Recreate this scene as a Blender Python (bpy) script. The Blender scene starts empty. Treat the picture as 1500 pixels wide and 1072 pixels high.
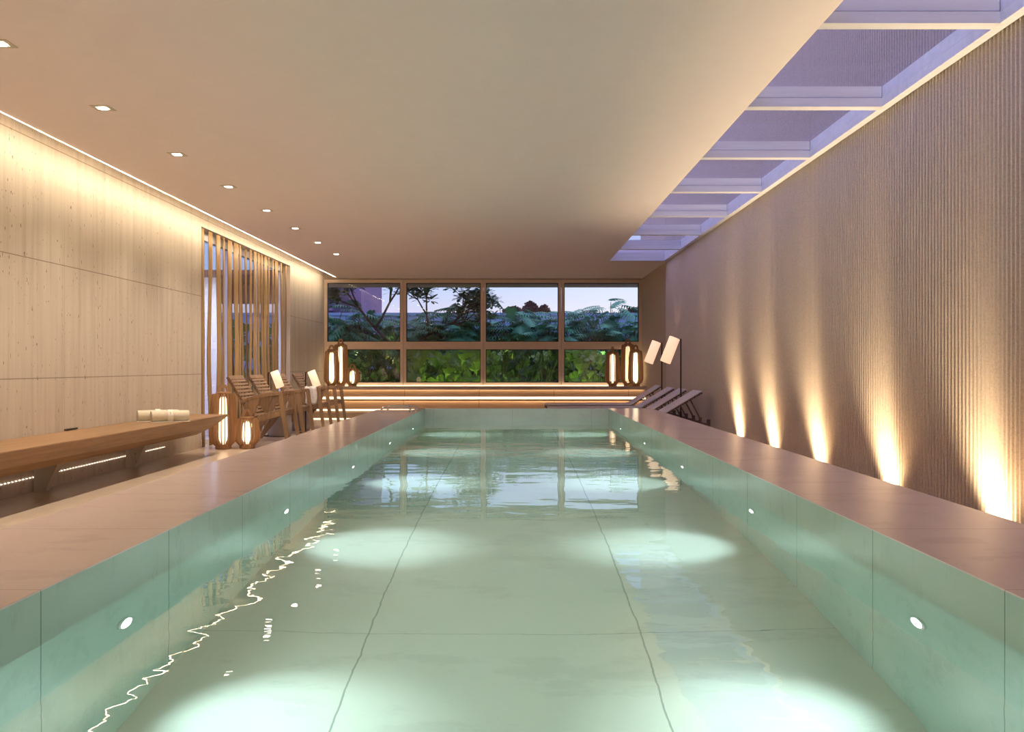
import bpy, bmesh, math, random
from mathutils import Vector, Matrix
random.seed(7)
PI = math.pi
C = bpy.context.scene.collection
SC = bpy.context.scene

# ------------------------------------------------------------------ camera, world, exposure
CAMZ = 1.022
Q = .645                         # real size of the raised pool against the figures measured for it below
F = 1300.0                       # focal length in pixels of the 1500 px wide frame
cd = bpy.data.cameras.new('camera'); cam = bpy.data.objects.new('camera', cd); C.objects.link(cam)
cam.location = (0, 0, CAMZ); cam.rotation_euler = (PI/2, 0, 0)
cd.sensor_width = 36; cd.lens = 36*F/1500; cd.shift_x = -4.5/1500; cd.clip_end = 500; cd.clip_start = .02
SC.camera = cam
SC.view_settings.view_transform = 'Standard'; SC.view_settings.look = 'None'
SC.view_settings.gamma = 1; SC.view_settings.exposure = 0.27; SC.view_settings.use_curve_mapping = False

w = bpy.data.worlds.new('dusk'); SC.world = w; w.use_nodes = True
nt = w.node_tree; nt.nodes.clear()
wo = nt.nodes.new('ShaderNodeOutputWorld'); bg = nt.nodes.new('ShaderNodeBackground')
tc = nt.nodes.new('ShaderNodeTexCoord'); sx = nt.nodes.new('ShaderNodeSeparateXYZ')
cr = nt.nodes.new('ShaderNodeValToRGB'); nt.links.new(tc.outputs['Generated'], sx.inputs[0])
nt.links.new(sx.outputs['Z'], cr.inputs[0]); nt.links.new(cr.outputs[0], bg.inputs[0]); nt.links.new(bg.outputs[0], wo.inputs[0])
els = cr.color_ramp.elements
els[0].position = 0.0; els[0].color = (.22, .17, .24, 1)
els[1].position = 1.0; els[1].color = (.85, .80, 1.45, 1)
for p, c in ((.045, (.74, .58, .74, 1)), (.065, (.60, .62, .86, 1)), (.10, (.42, .56, .92, 1)), (.22, (.36, .46, .9, 1)), (.5, (.85, .80, 1.45, 1))):
    e = els.new(p); e.color = c
bg.inputs[1].default_value = 1.0
cr2 = nt.nodes.new('ShaderNodeValToRGB'); nt.links.new(sx.outputs['Z'], cr2.inputs[0])   # the paler side of the dusk sky, to the right
e2 = cr2.color_ramp.elements; e2[0].position = 0; e2[0].color = (.3, .24, .3, 1); e2[1].position = 1; e2[1].color = (.85, .80, 1.45, 1)
for p, c in ((.045, (.86, .76, .84, 1)), (.065, (.80, .80, .92, 1)), (.10, (.66, .76, .98, 1)), (.22, (.42, .52, .92, 1)), (.5, (.85, .80, 1.45, 1))):
    e = e2.new(p); e.color = c
mr = nt.nodes.new('ShaderNodeMapRange'); mr.inputs[1].default_value = -.16; mr.inputs[2].default_value = .12
nt.links.new(sx.outputs['X'], mr.inputs[0])
mw = nt.nodes.new('ShaderNodeMix'); mw.data_type = 'RGBA'; nt.links.new(mr.outputs[0], mw.inputs[0])
nt.links.new(cr.outputs[0], mw.inputs[6]); nt.links.new(cr2.outputs[0], mw.inputs[7]); nt.links.new(mw.outputs[2], bg.inputs[0])

WARM = (1.0, .76, .47); WARM2 = (1.0, .84, .68)
def spot(name, loc, target, power, col, angle, blend=.6, size=.03, parent=None):
    l = bpy.data.lights.new(name, 'SPOT'); l.energy = power; l.color = col; l.spot_size = math.radians(angle)
    l.spot_blend = blend; l.shadow_soft_size = size
    o = bpy.data.objects.new(name, l); C.objects.link(o)
    d = Vector(target) - Vector(loc); o.rotation_euler = d.to_track_quat('-Z', 'Y').to_euler(); o.location = loc
    if parent:
        o.parent = parent; o.location = Vector(loc) - Vector(parent.location)
    return o
def point(name, loc, power, col, size=.05, parent=None):
    l = bpy.data.lights.new(name, 'POINT'); l.energy = power; l.color = col; l.shadow_soft_size = size
    o = bpy.data.objects.new(name, l); C.objects.link(o); o.location = loc
    if parent: o.parent = parent; o.location = Vector(loc) - Vector(parent.location)
    return o

# ------------------------------------------------------------------ materials
class NT:
    def __init__(s, m): s.t = m.node_tree; s.n = s.t.nodes; s.l = s.t.links
    def new(s, k, **kw):
        n = s.n.new(k)
        for a, b in kw.items(): setattr(n, a, b)
        return n
    def math(s, op, a, b=None, c=None):
        n = s.new('ShaderNodeMath', operation=op)
        for i, v in enumerate((a, b, c)):
            if v is None: continue
            if isinstance(v, (int, float)): n.inputs[i].default_value = v
            else: s.l.new(v, n.inputs[i])
        return n.outputs[0]
    def mix(s, fac, a, b, mode='MIX'):
        n = s.new('ShaderNodeMix', data_type='RGBA', blend_type=mode)
        for sock, v in ((n.inputs['Factor'], fac), (n.inputs[6], a), (n.inputs[7], b)):
            if isinstance(v, (int, float)): sock.default_value = v
            elif isinstance(v, tuple): sock.default_value = (*v[:3], 1)
            else: s.l.new(v, sock)
        return n.outputs[2]
    def coords(s, scale=(1,1,1), kind='Object'):
        t = s.new('ShaderNodeTexCoord'); m = s.new('ShaderNodeMapping'); m.inputs['Scale'].default_value = scale
        s.l.new(t.outputs[kind], m.inputs[0]); return m.outputs[0]
    def noise(s, vec, scale=1, detail=4, rough=.55):
        n = s.new('ShaderNodeTexNoise'); n.inputs['Scale'].default_value = scale; n.inputs['Detail'].default_value = detail
        n.inputs['Roughness'].default_value = rough; s.l.new(vec, n.inputs['Vector']); return n.outputs['Fac']
    def ramp(s, fac, stops):
        n = s.new('ShaderNodeValToRGB'); e = n.color_ramp.elements
        while len(e) > 1: e.remove(e[0])
        e[0].position = stops[0][0]; e[0].color = (*stops[0][1], 1) if isinstance(stops[0][1], tuple) else (stops[0][1],)*3+(1,)
        for p, c in stops[1:]:
            q = e.new(p); q.color = (*c, 1) if isinstance(c, tuple) else (c, c, c, 1)
        s.l.new(fac, n.inputs[0]); return n.outputs[0]
    def joints(s, axis, period, offset, width):
        t = s.new('ShaderNodeTexCoord'); x = s.new('ShaderNodeSeparateXYZ'); s.l.new(t.outputs['Object'], x.inputs[0])
        v = s.math('SUBTRACT', x.outputs[axis], offset - period/2)
        v = s.math('FLOORED_MODULO', v, period); v = s.math('SUBTRACT', v, period/2); v = s.math('ABSOLUTE', v)
        return s.math('LESS_THAN', v, width/2)
    def bump(s, h, strength=.2, dist=.01):
        n = s.new('ShaderNodeBump'); n.inputs['Strength'].default_value = strength; n.inputs['Distance'].default_value = dist
        s.l.new(h, n.inputs['Height']); return n.outputs[0]

def base(name, col=(.5,.5,.5), rough=.5, metal=0, emit=None, es=0, spec=.5):
    m = bpy.data.materials.new(name); m.use_nodes = True
    b = m.node_tree.nodes['Principled BSDF']
    b.inputs['Base Color'].default_value = (*col, 1); b.inputs['Roughness'].default_value = rough
    b.inputs['Metallic'].default_value = metal; b.inputs['Specular IOR Level'].default_value = spec
    if emit: b.inputs['Emission Color'].default_value = (*emit, 1); b.inputs['Emission Strength'].default_value = es
    return m, NT(m), b
def simple(name, col, rough=.5, metal=0, emit=None, es=0, var=.12, scale=6, spec=.5):
    m, n, b = base(name, col, rough, metal, emit, es, spec)
    v = n.noise(n.coords(), scale, 3)
    c = n.mix(v, tuple(x*(1-var) for x in col), tuple(min(1, x*(1+var)) for x in col))
    n.l.new(c, b.inputs['Base Color']); return m
def wood(name, dark, light, axis=0, rough=.5, fine=30, joint=None):
    m, n, b = base(name, light, rough, spec=.35)
    sc = [fine, fine, fine]; sc[axis] = fine*.06
    v = n.noise(n.coords(tuple(sc)), 1, 6, .6)
    sc2 = [2.5, 2.5, 2.5]; sc2[axis] = .5
    v2 = n.noise(n.coords(tuple(sc2)), 1, 3)
    v = n.math('ADD', n.math('MULTIPLY', v, .6), n.math('MULTIPLY', v2, .4))
    c = n.ramp(v, [(.3, dark), (.68, light)])
    if joint:
        j = n.joints(*joint); c = n.mix(j, c, tuple(x*.45 for x in dark))
    n.l.new(c, b.inputs['Base Color']); n.l.new(n.bump(v, .15, .004), b.inputs['Normal'])
    return m

def travertine():
    m, n, b = base('travertine', rough=.5, spec=.3)
    v = n.noise(n.coords((3, 14, .7)), 1, 6, .6)
    c = n.ramp(v, [(.28, (.45, .38, .30)), (.5, (.54, .465, .375)), (.72, (.585, .51, .42))])
    pit = n.noise(n.coords((55, 55, 18)), 1, 2, .5)
    streak = n.noise(n.coords((3, 9, .5)), 1, 2, .5)
    p = n.math('ADD', pit, n.math('MULTIPLY', streak, .18))
    pm = n.ramp(p, [(.36, 1.0), (.395, 0.0)])
    c = n.mix(pm, c, (.16, .10, .06))
    j = n.joints('Z', .972, .921, .008); j2 = n.joints('Y', .7535, 6.954, .005)
    jj = n.math('MAXIMUM', n.math('MULTIPLY', j, .8), n.math('MULTIPLY', j2, .35))
    c = n.mix(jj, c, (.22, .16, .10))
    n.l.new(c, b.inputs['Base Color'])
    h = n.math('SUBTRACT', 1, n.math('MAXIMUM', n.math('MULTIPLY', pm, .6), j))
    n.l.new(n.bump(h, .4, .004), b.inputs['Normal'])
    return m
def stone(name, a, c2, rough, jy=None, jx=None, jc=(.2,.15,.12), sc=1.2, jstr=.7, spec=.5, jz=None):
    m, n, b = base(name, a, rough, spec=spec)
    v = n.noise(n.coords((sc, sc*.5, sc)), 1, 8, .62)
    vein = n.noise(n.coords((sc*2.2, sc*5, sc*2.2)), 1, 6, .7)
    c = n.mix(n.ramp(v, [(.35, 0.0), (.65, 1.0)]), a, c2)
    c = n.mix(n.math('MULTIPLY', n.ramp(vein, [(.40, 1.0), (.46, 0.0)]), .18), c, tuple(x*.6 for x in a))
    for ax, j in (('Y', jy), ('X', jx), ('Z', jz)):
        if j: c = n.mix(n.math('MULTIPLY', n.joints(ax, *j), jstr), c, jc)
    n.l.new(c, b.inputs['Base Color']); return m
def thin_glass(name, tint=(1,1,1), refl=1.0):
    m = bpy.data.materials.new(name); m.use_nodes = True; n = NT(m); n.n.clear()
    o = n.new('ShaderNodeOutputMaterial'); mx = n.new('ShaderNodeMixShader'); t = n.new('ShaderNodeBsdfTransparent')
    g = n.new('ShaderNodeBsdfGlossy'); g.inputs['Roughness'].default_value = 0.0; t.inputs[0].default_value = (*tint, 1)
    fr = n.new('ShaderNodeFresnel'); gm = n.new('ShaderNodeNewGeometry'); n.l.new(n.math('MULTIPLY_ADD', gm.outputs['Backfacing'], 1/1.45-1.45, 1.45), fr.inputs[0])
    n.l.new(n.math('MULTIPLY', fr.outputs[0], refl), mx.inputs[0]); n.l.new(t.outputs[0], mx.inputs[1]); n.l.new(g.outputs[0], mx.inputs[2])
    n.l.new(mx.outputs[0], o.inputs[0]); return m
def water():
    m = bpy.data.materials.new('pool_water'); m.use_nodes = True; n = NT(m); n.n.clear()
    o = n.new('ShaderNodeOutputMaterial'); g = n.new('ShaderNodeBsdfGlass'); g.inputs['IOR'].default_value = 1.333
    g.inputs['Roughness'].default_value = 0.0
    v = n.noise(n.coords((2.4, 4.2, 1)), 1, 2, .4); v2 = n.noise(n.coords((9, 14, 1)), 1, 2, .5)
    h = n.math('ADD', v, n.math('MULTIPLY', v2, .10))
    n.l.new(n.bump(h, 1.0, WAVE), g.inputs['Normal'])
    a = n.new('ShaderNodeVolumeAbsorption'); a.inputs['Color'].default_value = (.28, .82, .60, 1); a.inputs['Density'].default_value = .15
    n.l.new(g.outputs[0], o.inputs['Surface']); n.l.new(a.outputs[0], o.inputs['Volume']); return m
WAVE = .0028
def fluted_mat():
    m, n, b = base('fluted_render', rough=.75, spec=.2)
    v = n.noise(n.coords((90, 90, 90)), 1, 4, .7); v2 = n.noise(n.coords((1, 1, .5)), 1, 3)
    c = n.ramp(v, [(.3, (.43, .35, .27)), (.5, (.60, .50, .395)), (.7, (.66, .555, .44))])
    n.l.new(n.mix(n.math('MULTIPLY', v2, .3), c, (.56, .47, .40)), b.inputs['Base Color'])
    n.l.new(n.bump(v, .15, .002), b.inputs['Normal']); return m
def led_mat(name, col, strength, axis='Y', period=.05, duty=.5):
    m, n, b = base(name, col, .5); 
    j = n.joints(axis, period, 0, period*duty)
    s = n.math('ADD', n.math('MULTIPLY', j, strength*.9/duty), strength*.1)
    b.inputs['Emission Color'].default_value = (*col, 1); n.l.new(s, b.inputs['Emission Strength']); return m
def leaf_mat(name, a, c2, rough=.4, trans=.25, sc=4):
    m, n, b = base(name, a, rough, spec=.4)
    v = n.noise(n.coords(), sc, 3); n.l.new(n.mix(v, a, c2), b.inputs['Base Color'])
    return m
def emis(name, col, s): return base(name, col, .5, emit=col, es=s)[0]

MAT = dict(
    trav=travertine(),
    ceiling=simple('ceiling_plaster', (.90, .81, .79), .9, var=.02, spec=.1),
    floor=stone('floor_stone', (.52, .41, .31), (.60, .48, .37), .28, jy=(1.2, 3.2, .004), jstr=.4),
    coping=stone('coping_stone', (.75, .575, .545), (.81, .64, .61), .17, jy=(1.2*Q, 3.206*Q, .004), jc=(.42, .28, .22), jstr=.6),
    basin=stone('basin_marble', (.42, .53, .46), (.50, .60, .53), .25, jy=(1.185*Q, 3.208*Q, .0045), jc=(.10, .16, .13), sc=1.6, jstr=.75),
    basin_end=stone('basin_end_marble', (.60, .66, .66), (.70, .74, .74), .3, jx=(1.5*Q, -.05*Q, .004), jc=(.2, .26, .24), sc=1.0, jstr=.5),
    bottom=stone('pool_floor_marble', (.77, .74, .64), (.84, .81, .72), .4, jy=(3.0*Q, 1.9*Q, .003), jx=(1.5*Q, -.81*Q, .006), jc=(.12, .16, .12), sc=.8, jstr=.6),
    plain=simple('plain_render', (.50, .40, .30), .8, var=.05, spec=.2),
    fluted=fluted_mat(),
    frame=simple('beige_frame', (.76, .60, .46), .45, var=.04),
    gasket=simple('black_gasket', (.01, .009, .008), .5),
    white=wood('white_painted_wood', (.62, .62, .66), (.78, .78, .82), 0, .5, 22),
    glass=thin_glass('clear_glass', (.97, .98, .98)),
    skyglass=thin_glass('skylight_glass', (.90, .91, .98), .3),
    riser=wood('riser_oak', (.55, .37, .22), (.74, .54, .35), 0, .5, 18, joint=('X', 1.48, .77, .008)),
    ledge=stone('ledge_stone', (.60, .47, .38), (.68, .55, .45), .25),
    bench=wood('bench_wood', (.17, .092, .042), (.35, .205, .10), 1, .45, 34),
    bamboo=wood('pole_wood', (.26, .155, .06), (.46, .30, .135), 2, .55, 40),
    teak=wood('chair_wood', (.15, .088, .048), (.38, .24, .14), 2, .5, 30),
    lantern=wood('lantern_wood', (.26, .14, .065), (.50, .28, .14), 2, .5, 40),
    lounge=simple('lounger_weave', (.80, .72, .70), .7, var=.2, scale=60),
    lounge_frame=wood('lounger_wood', (.10, .06, .045), (.22, .14, .10), 0, .5, 30),
    dark=simple('dark_bronze', (.05, .03, .02), .4, metal=.6),
    black=simple('black_plastic', (.012, .012, .012), .4),
    chrome=simple('brushed_steel', (.75, .74, .72), .18, metal=1, var=.03),
    concrete=simple('grey_ceramic', (.36, .31, .28), .5, var=.06),
    tabletop=simple('table_top', (.62, .55, .47), .35, var=.04),
    towel=simple('towel_terry', (.68, .61, .48), .95, var=.25, scale=140, spec=.1),
    towelband=simple('paper_band', (.80, .76, .66), .7, var=.02),
    ink=simple('ink', (.12, .2, .2), .7),
    cloth=simple('white_throw', (.72, .69, .65), .9, var=.3, scale=28, spec=.1),
    trimw=simple('fixture_white', (.62, .55, .45), .5, var=.02),
    led=led_mat('cove_led', (1, .82, .58), 54, 'Y', .05, .5),
    led_low=led_mat('skirting_led', WARM2, 1.6, 'Y', .05, .45),
    led_step=emis('step_led', (1, .80, .55), 1.5),
    led_sill=emis('sill_led', (1, .78, .52), 5),
    down=emis('downlight_lens', (1, .86, .66), 18),
    poollens=emis('pool_lens', (.85, .95, 1), 25),
    tube=emis('lantern_tube', (1.0, .72, .42), 1.9),
    tube_b=emis('lantern_tube_bright', (1.0, .80, .50), 3.4),
    shade=emis('lamp_shade', (1.0, .70, .46), .70),
    gwall=simple('garden_wall_paint', (.24, .40, .60), .8, var=.05),
    ground=simple('garden_soil', (.03, .03, .02), .9),
    philo=leaf_mat('philodendron_leaf', (.03, .20, .11), (.08, .34, .19), .65),
    heart=leaf_mat('heart_leaf', (.10, .24, .03), (.22, .42, .06), .4),
    bush=leaf_mat('dark_leaf', (.02, .07, .015), (.07, .17, .03), .45),
    frangi=leaf_mat('frangipani_leaf', (.03, .09, .05), (.07, .17, .09), .4),
    stem=simple('stem_green', (.07, .09, .03), .6),
    bark=simple('bark', (.05, .035, .028), .8),
    fartree=leaf_mat('far_foliage', (.05, .02, .02), (.09, .035, .03), .8, sc=20),
    tower=simple('tower_dark', (.055, .06, .15), .8, var=.1),
    tower2=simple('tower_lilac', (.17, .13, .27), .8, var=.1),
    soffit=wood('soffit_wood', (.22, .11, .07), (.32, .17, .11), 1, .5, 20),
    eave=simple('eave_paint', (.62, .50, .48), .7),
    whitewall=simple('outside_white', (.80, .80, .86), .8, var=.03),
    bell=simple('bell_brass', (.45, .40, .18), .5, emit=(.9, .75, .3), es=.15),
)
MAT['water'] = water()

# ------------------------------------------------------------------ mesh helpers
class MB:
    def __init__(s): s.v = []; s.f = []
    def add(s, vs, fs):
        k = len(s.v); s.v += [tuple(v) for v in vs]; s.f += [tuple(i+k for i in f) for f in fs]; return s
    def box(s, x0, x1, y0, y1, z0, z1, M=None):
        vs = [(x, y, z) for z in (z0, z1) for y in (y0, y1) for x in (x0, x1)]
        if M is not None: vs = [M @ Vector(v) for v in vs]
        return s.add(vs, [(0,2,3,1),(4,5,7,6),(0,1,5,4),(2,6,7,3),(0,4,6,2),(1,3,7,5)])
    def beam(s, a, b, w, t, up=(0,0,1)):          # bar from a to b; w along side, t along up
        a, b = Vector(a), Vector(b); d = (b-a).normalized(); u = Vector(up)
        if abs(d.dot(u)) > .98: u = Vector((1,0,0))
        sd = d.cross(u).normalized(); u = sd.cross(d).normalized()
        vs = []
        for p in (a, b):
            for i, j in ((-1,-1),(1,-1),(1,1),(-1,1)): vs.append(p + sd*i*w/2 + u*j*t/2)
        return s.add(vs, [(0,3,2,1),(4,5,6,7),(0,1,5,4),(1,2,6,5),(2,3,7,6),(3,0,4,7)])
    def tube(s, pts, rad, n=8, cap=True):
        pts = [Vector(p) for p in pts]; r = rad if isinstance(rad, (list, tuple)) else [rad]*len(pts)
        vs = []; prev = None
        for i, p in enumerate(pts):
            d = (pts[min(i+1, len(pts)-1)] - pts[max(i-1, 0)]).normalized()
            u = Vector((0,0,1)) if abs(d.z) < .95 else Vector((0,1,0))
            if prev is not None and abs(prev.dot(d)) < .95: u = prev
            a = d.cross(u).normalized(); c = a.cross(d).normalized(); prev = c
            for k in range(n): t = 2*PI*k/n; vs.append(p + (a*math.cos(t) + c*math.sin(t))*r[i])
        fs = [(i*n+k, i*n+(k+1)%n, (i+1)*n+(k+1)%n, (i+1)*n+k) for i in range(len(pts)-1) for k in range(n)]
        if cap: fs += [tuple(range(n))[::-1], tuple((len(pts)-1)*n+k for k in range(n))]
        return s.add(vs, fs)
    def lathe(s, prof, c=(0,0,0), n=32, cap=True):
        vs = [(c[0]+r*math.cos(2*PI*k/n), c[1]+r*math.sin(2*PI*k/n), c[2]+z) for r, z in prof for k in range(n)]
        fs = [(i*n+k, i*n+(k+1)%n, (i+1)*n+(k+1)%n, (i+1)*n+k) for i in range(len(prof)-1) for k in range(n)]
        if cap: fs += [tuple(range(n))[::-1], tuple((len(prof)-1)*n+k for k in range(n))]
        return s.add(vs, fs)
    def build(s, name, mat, parent=None, bevel=0, smooth=False, solid=0, sub=0):
        me = bpy.data.meshes.new(name); me.from_pydata(s.v, [], s.f); me.update()
        me.materials.append(MAT[mat] if isinstance(mat, str) else mat)
        bm = bmesh.new(); bm.from_mesh(me); bmesh.ops.recalc_face_normals(bm, faces=bm.faces); bm.to_mesh(me); bm.free()
        if smooth: me.polygons.foreach_set('use_smooth', [True]*len(me.polygons))
        o = bpy.data.objects.new(name, me); C.objects.link(o)
        if parent is not None: o.parent = parent
        if solid: md = o.modifiers.new('s', 'SOLIDIFY'); md.thickness = solid; md.offset = 0
        if bevel: md = o.modifiers.new('b', 'BEVEL'); md.width = bevel; md.segments = 2; md.limit_method = 'ANGLE'
        if sub: md = o.modifiers.new('u', 'SUBSURF'); md.levels = md.render_levels = sub
        return o
def tag(o, label=None, cat=None, group=None, kind=None):
    if label: o['label'] = label
    if cat: o['category'] = cat
    if group: o['group'] = group
    if kind: o['kind'] = kind
    return o
def empty(name, loc=(0,0,0), rz=0, label=None, cat=None, group=None, kind=None):
    o = bpy.data.objects.new(name, None); C.objects.link(o); o.location = loc; o.rotation_euler = (0,0,rz); o.empty_display_size = .1
    return tag(o, label, cat, group, kind)
def copy_tree(o, parent=None):
    c = o.copy(); C.objects.link(c)
    if parent is not None: c.parent = parent
    for ch in list(o.children): copy_tree(ch, c)
    return c
ORD = ['nearest','second','third','fourth','fifth','sixth','seventh','eighth','ninth','tenth','eleventh','twelfth','thirteenth','fourteenth','fifteenth','sixteenth','seventeenth','eighteenth','nineteenth','twentieth','twenty-first','twenty-second','twenty-third','twenty-fourth','twenty-fifth','twenty-sixth']
def XW(px, Y): return (px-754.5)/F*Y
def ZW(py, Y): return CAMZ - (py-536)/F*Y

# ------------------------------------------------------------------ room dimensions
XL, XR, XC = -3.913, 2.625, 2.597     # left wall, fluted wall (back of the ribs), its face
YB, YN = 18.2, -4.0                   # window wall, near end
ZC = 2.814
PL, PR, PE, PN = -1.714, 1.77, 16.85, -3.0   # pool inner
ZT, ZWAT, ZB = .214, .014, -1.5
DY0, DY1, DZ = 11.07, 15.44, 2.764    # garden door opening

S = lambda mb, name, mat, lab=None, **k: tag(mb.build(name, mat, **k), lab, None, None, 'structure')
# floor
fl = MB(); PXL, PXR, PYE = -2.55*Q, XC*Q, 17.0*Q
fl.box(XL-.2, PXL+.05, YN, YB, -.1, 0); fl.box(PXR-.05, XR+.1, YN, YB, -.1, 0); fl.box(PXL+.05, PXR-.05, PYE, YB, -.1, 0)
S(fl, 'floor', 'floor', 'polished beige stone floor beside the raised pool')
# left wall
wl = MB()
wl.box(XL-.14, XL, YN, DY0, 0, 3.05); wl.box(XL-.14, XL, DY1, YB+.1, 0, 3.05); wl.box(XL-.14, XL, DY0, DY1, DZ, 3.05)
S(wl, 'wall_left', 'trav', 'travertine clad left wall with horizontal joints')
# near wall, behind the camera
S(MB().box(XL-.14, XR+.1, YN-.15, YN, -.1, 5), 'wall_near', 'plain')
# ceiling: main slab, cove lid, strip past the skylight
ce = MB()
ce.box(-3.625, 1.61, YN, YB+.1, ZC, ZC+.2); ce.box(XL-.14, -3.625, YN, YB+.1, 3.05, 3.2); ce.box(1.61, XC, 15.17, YB+.1, ZC, ZC+.2)
ce.box(-3.66, -3.625, YN, YB, ZC+.05, 3.05)
S(ce, 'ceiling', 'ceiling', 'smooth plaster ceiling over the pool')
# fluted wall
fw = MB(); prof = []; p = .0415; y = YN
while y < 15.30 - .001:
    for k in range(7):
        t = PI*k/6; prof.append((XR + .006 - .034*math.sin(t)**.8, y + p*.5 - p*.36*math.cos(t)))
    y += p
vs = []; fs = []
for x, yy in prof: vs += [(x, yy, 0), (x, yy, 5.2)]
for i in range(len(prof)-1): fs.append((2*i, 2*i+2, 2*i+3, 2*i+1))
fw.add(vs, fs); fw.box(XR+.007, XR+.12, YN, 15.31, 0, 5.2)
S(fw, 'wall_right', 'fluted', 'fluted grey brown right wall washed by uplights')
# back wall
bw = MB()
bw.box(XL-.14, XC, YB, YB+.12, 0, .618); bw.box(XL-.14, XC, YB, YB+.12, 2.79, 3.05)
bw.box(XL-.14, -3.913, YB, YB+.12, .618, 2.79)
S(MB().box(XC, XR+.12, 15.31, YB+.15, 0, 5.2), 'wall_far_right', 'plain', 'smooth plain end of the right wall next to the windows')
S(bw, 'wall_back', 'plain', 'plain beige wall around the window band')

# ------------------------------------------------------------------ windows
cols = [(-3.849, -2.351), (-2.229, -.707), (-.60, .889), (1.005, 2.535)]
rows = [(.686, 1.365), (1.519, 2.723)]
edges = [-3.913, -2.29, -.653, .947, 2.601]
for i, (a, b) in enumerate(cols):
    wn = empty(f'window_{i+1}', ((a+b)/2, YB, .618), 0, None, None, None, 'structure')
    e0, e1 = edges[i]-wn.location.x, edges[i+1]-wn.location.x; A, B = a-wn.location.x, b-wn.location.x
    m = MB(); zz = .618
    m.box(e0+.004, A, -.03, .06, 0, 2.79-zz); m.box(B, e1-.004, -.03, .06, 0, 2.79-zz)
    m.box(A, B, -.03, .06, 0, rows[0][0]-zz); m.box(A, B, -.03, .06, rows[0][1]-zz, 1.435-zz); m.box(A, B, -.03, .06, 1.45-zz, rows[1][0]-zz)
    m.box(A, B, -.02, .06, 1.435-zz, 1.45-zz)
    m.box(A, B, -.03, .06, rows[1][1]-zz, 2.79-zz)
    m.box(A, B, -.042, -.03, 1.452-zz, 1.47-zz)
    m.build('window_frame', 'frame', wn)
    g = MB(); k = MB()
    for z0, z1 in rows:
        z0 -= zz; z1 -= zz
        g.box(A+.004, B-.004, .02, .026, z0+.004, z1-.004)
        t = .014
        k.box(A, A+t, .0, .05, z0, z1); k.box(B-t, B, .0, .05, z0, z1); k.box(A+t, B-t, .0, .05, z0, z0+t); k.box(A+t, B-t, .0, .05, z1-t, z1)
    tag(g.build('pane', 'glass', wn), 'clear glass'); tag(k.build('gasket', 'gasket', wn), 'black gasket line')

# ------------------------------------------------------------------ stepped window ledge with light lines
S(MB().box(XL, XC, 17.55, YB, .568, .618).box(XL, XC, 17.55, 17.565, .552, .568), 'trim_1', 'ledge', 'pale stone window ledge top')
S(MB().box(XL, XC, 17.60, YB, .413, .568), 'trim_2', 'riser', 'oak riser under the window ledge')
S(MB().box(XL, XC, 17.45, YB, .176, .364).box(XL, XC, 17.40, 17.45, .350, .364).box(XL, XC, 17.40, 17.412, .336, .350), 'trim_3', 'riser', 'middle oak riser')
S(MB().box(XL, XC, 16.9, 17.5, .03, .138), 'trim_4', 'riser', 'lowest oak riser')
def led(nm, x0, x1, y0, y1, z0, z1, mat, label):
    return tag(MB().box(x0, x1, y0, y1, z0, z1).build(nm, mat), label, 'led strip')
led('led_strip', XL, XC, 17.66, 17.7, .364, .413, 'led_step', 'warm light line between the two upper oak risers')
led('led_strip', XL, XC, 17.51, 17.55, .138, .176, 'led_step', 'warm light line above the lowest oak riser, behind the chairs')
led('led_strip', XL, XC, 16.95, 17.0, 0, .03, 'led_step', 'warm light line at floor level under the lowest oak riser')
led('led_strip', XL+.1, 2.55, 18.13, 18.15, .6185, .624, 'led_sill', 'thin warm light line on the window ledge at the foot of the frames')
led('led_strip', XL+.02, 2.55, 17.568, 17.585, .561, .567, 'led_sill', 'added warm light line hidden under the nosing of the window ledge')  # added strip, out of view behind the lip, to brighten the upper riser
led('led_strip', XL+.02, 2.55, 17.418, 17.435, .342, .348, 'led_sill', 'added warm light line hidden under the nosing of the middle oak riser')  # likewise added, with its own lip to hide it, to brighten the middle riser
# cove light: faces mostly down, on the ceiling edge
cv = MB(); cv.add([(-3.648, YN, 2.826), (-3.626, YN, 2.812), (-3.626, YB-.3, 2.812), (-3.648, YB-.3, 2.826)], [(0,3,2,1)])
cov = tag(cv.build('cove_light', 'led'), 'dotted warm led line in the ceiling cove above the left wall', 'led strip')
ch = MB().box(-3.65, -3.625, YN, YB-.3, 2.829, 2.86); ch.build('housing', 'ceiling', cov)
tag(MB().box(-3.912, -3.906, YN, 9.9, .117, .122).build('skirting_light', 'led_low'), 'dotted led line low on the left wall beneath the bench', 'led strip')

# ------------------------------------------------------------------ pool
pool = empty('swimming_pool', (0, 7, 0), 0, 'long raised indoor pool of pale green marble with still water', 'swimming pool')
def P(mb, name, mat, **k):
    mb.v = [(x*Q, y*Q, CAMZ + (z-CAMZ)*Q) for x, y, z in mb.v]
    o = mb.build(name, mat, **k); o.parent = pool; o.location = (0, -7, 0); return o
YQ = (YN+.02)/Q; ZF = CAMZ - CAMZ/Q          # near end and floor level in pool figures
TK = .17
P(MB().box(PL-TK, PL, YQ, PE+TK, ZB-.1, ZT-.006), 'side_wall', 'basin'); P(MB().box(PR, PR+TK, YQ, PE+TK, ZB-.1, ZT-.006), 'side_wall', 'basin')
P(MB().box(PL, PR, PE, PE+TK, ZB-.1, ZT-.002), 'end_wall', 'basin_end'); P(MB().box(PL, PR, YQ, PN, ZB-.1, ZT-.002), 'end_wall', 'basin_end')
P(MB().box(PL, PR, PN, PE, ZB-.1, ZB), 'pool_floor', 'bottom')
P(MB().box(-2.55, PL, YQ, 16.35, ZT-.006, ZT).box(PL-TK, PL, 16.35, PE+TK, ZT-.006, ZT-.001), 'coping', 'coping')
P(MB().box(PR, XC, YQ, PE+TK, ZT-.006, ZT), 'coping', 'coping')
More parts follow.
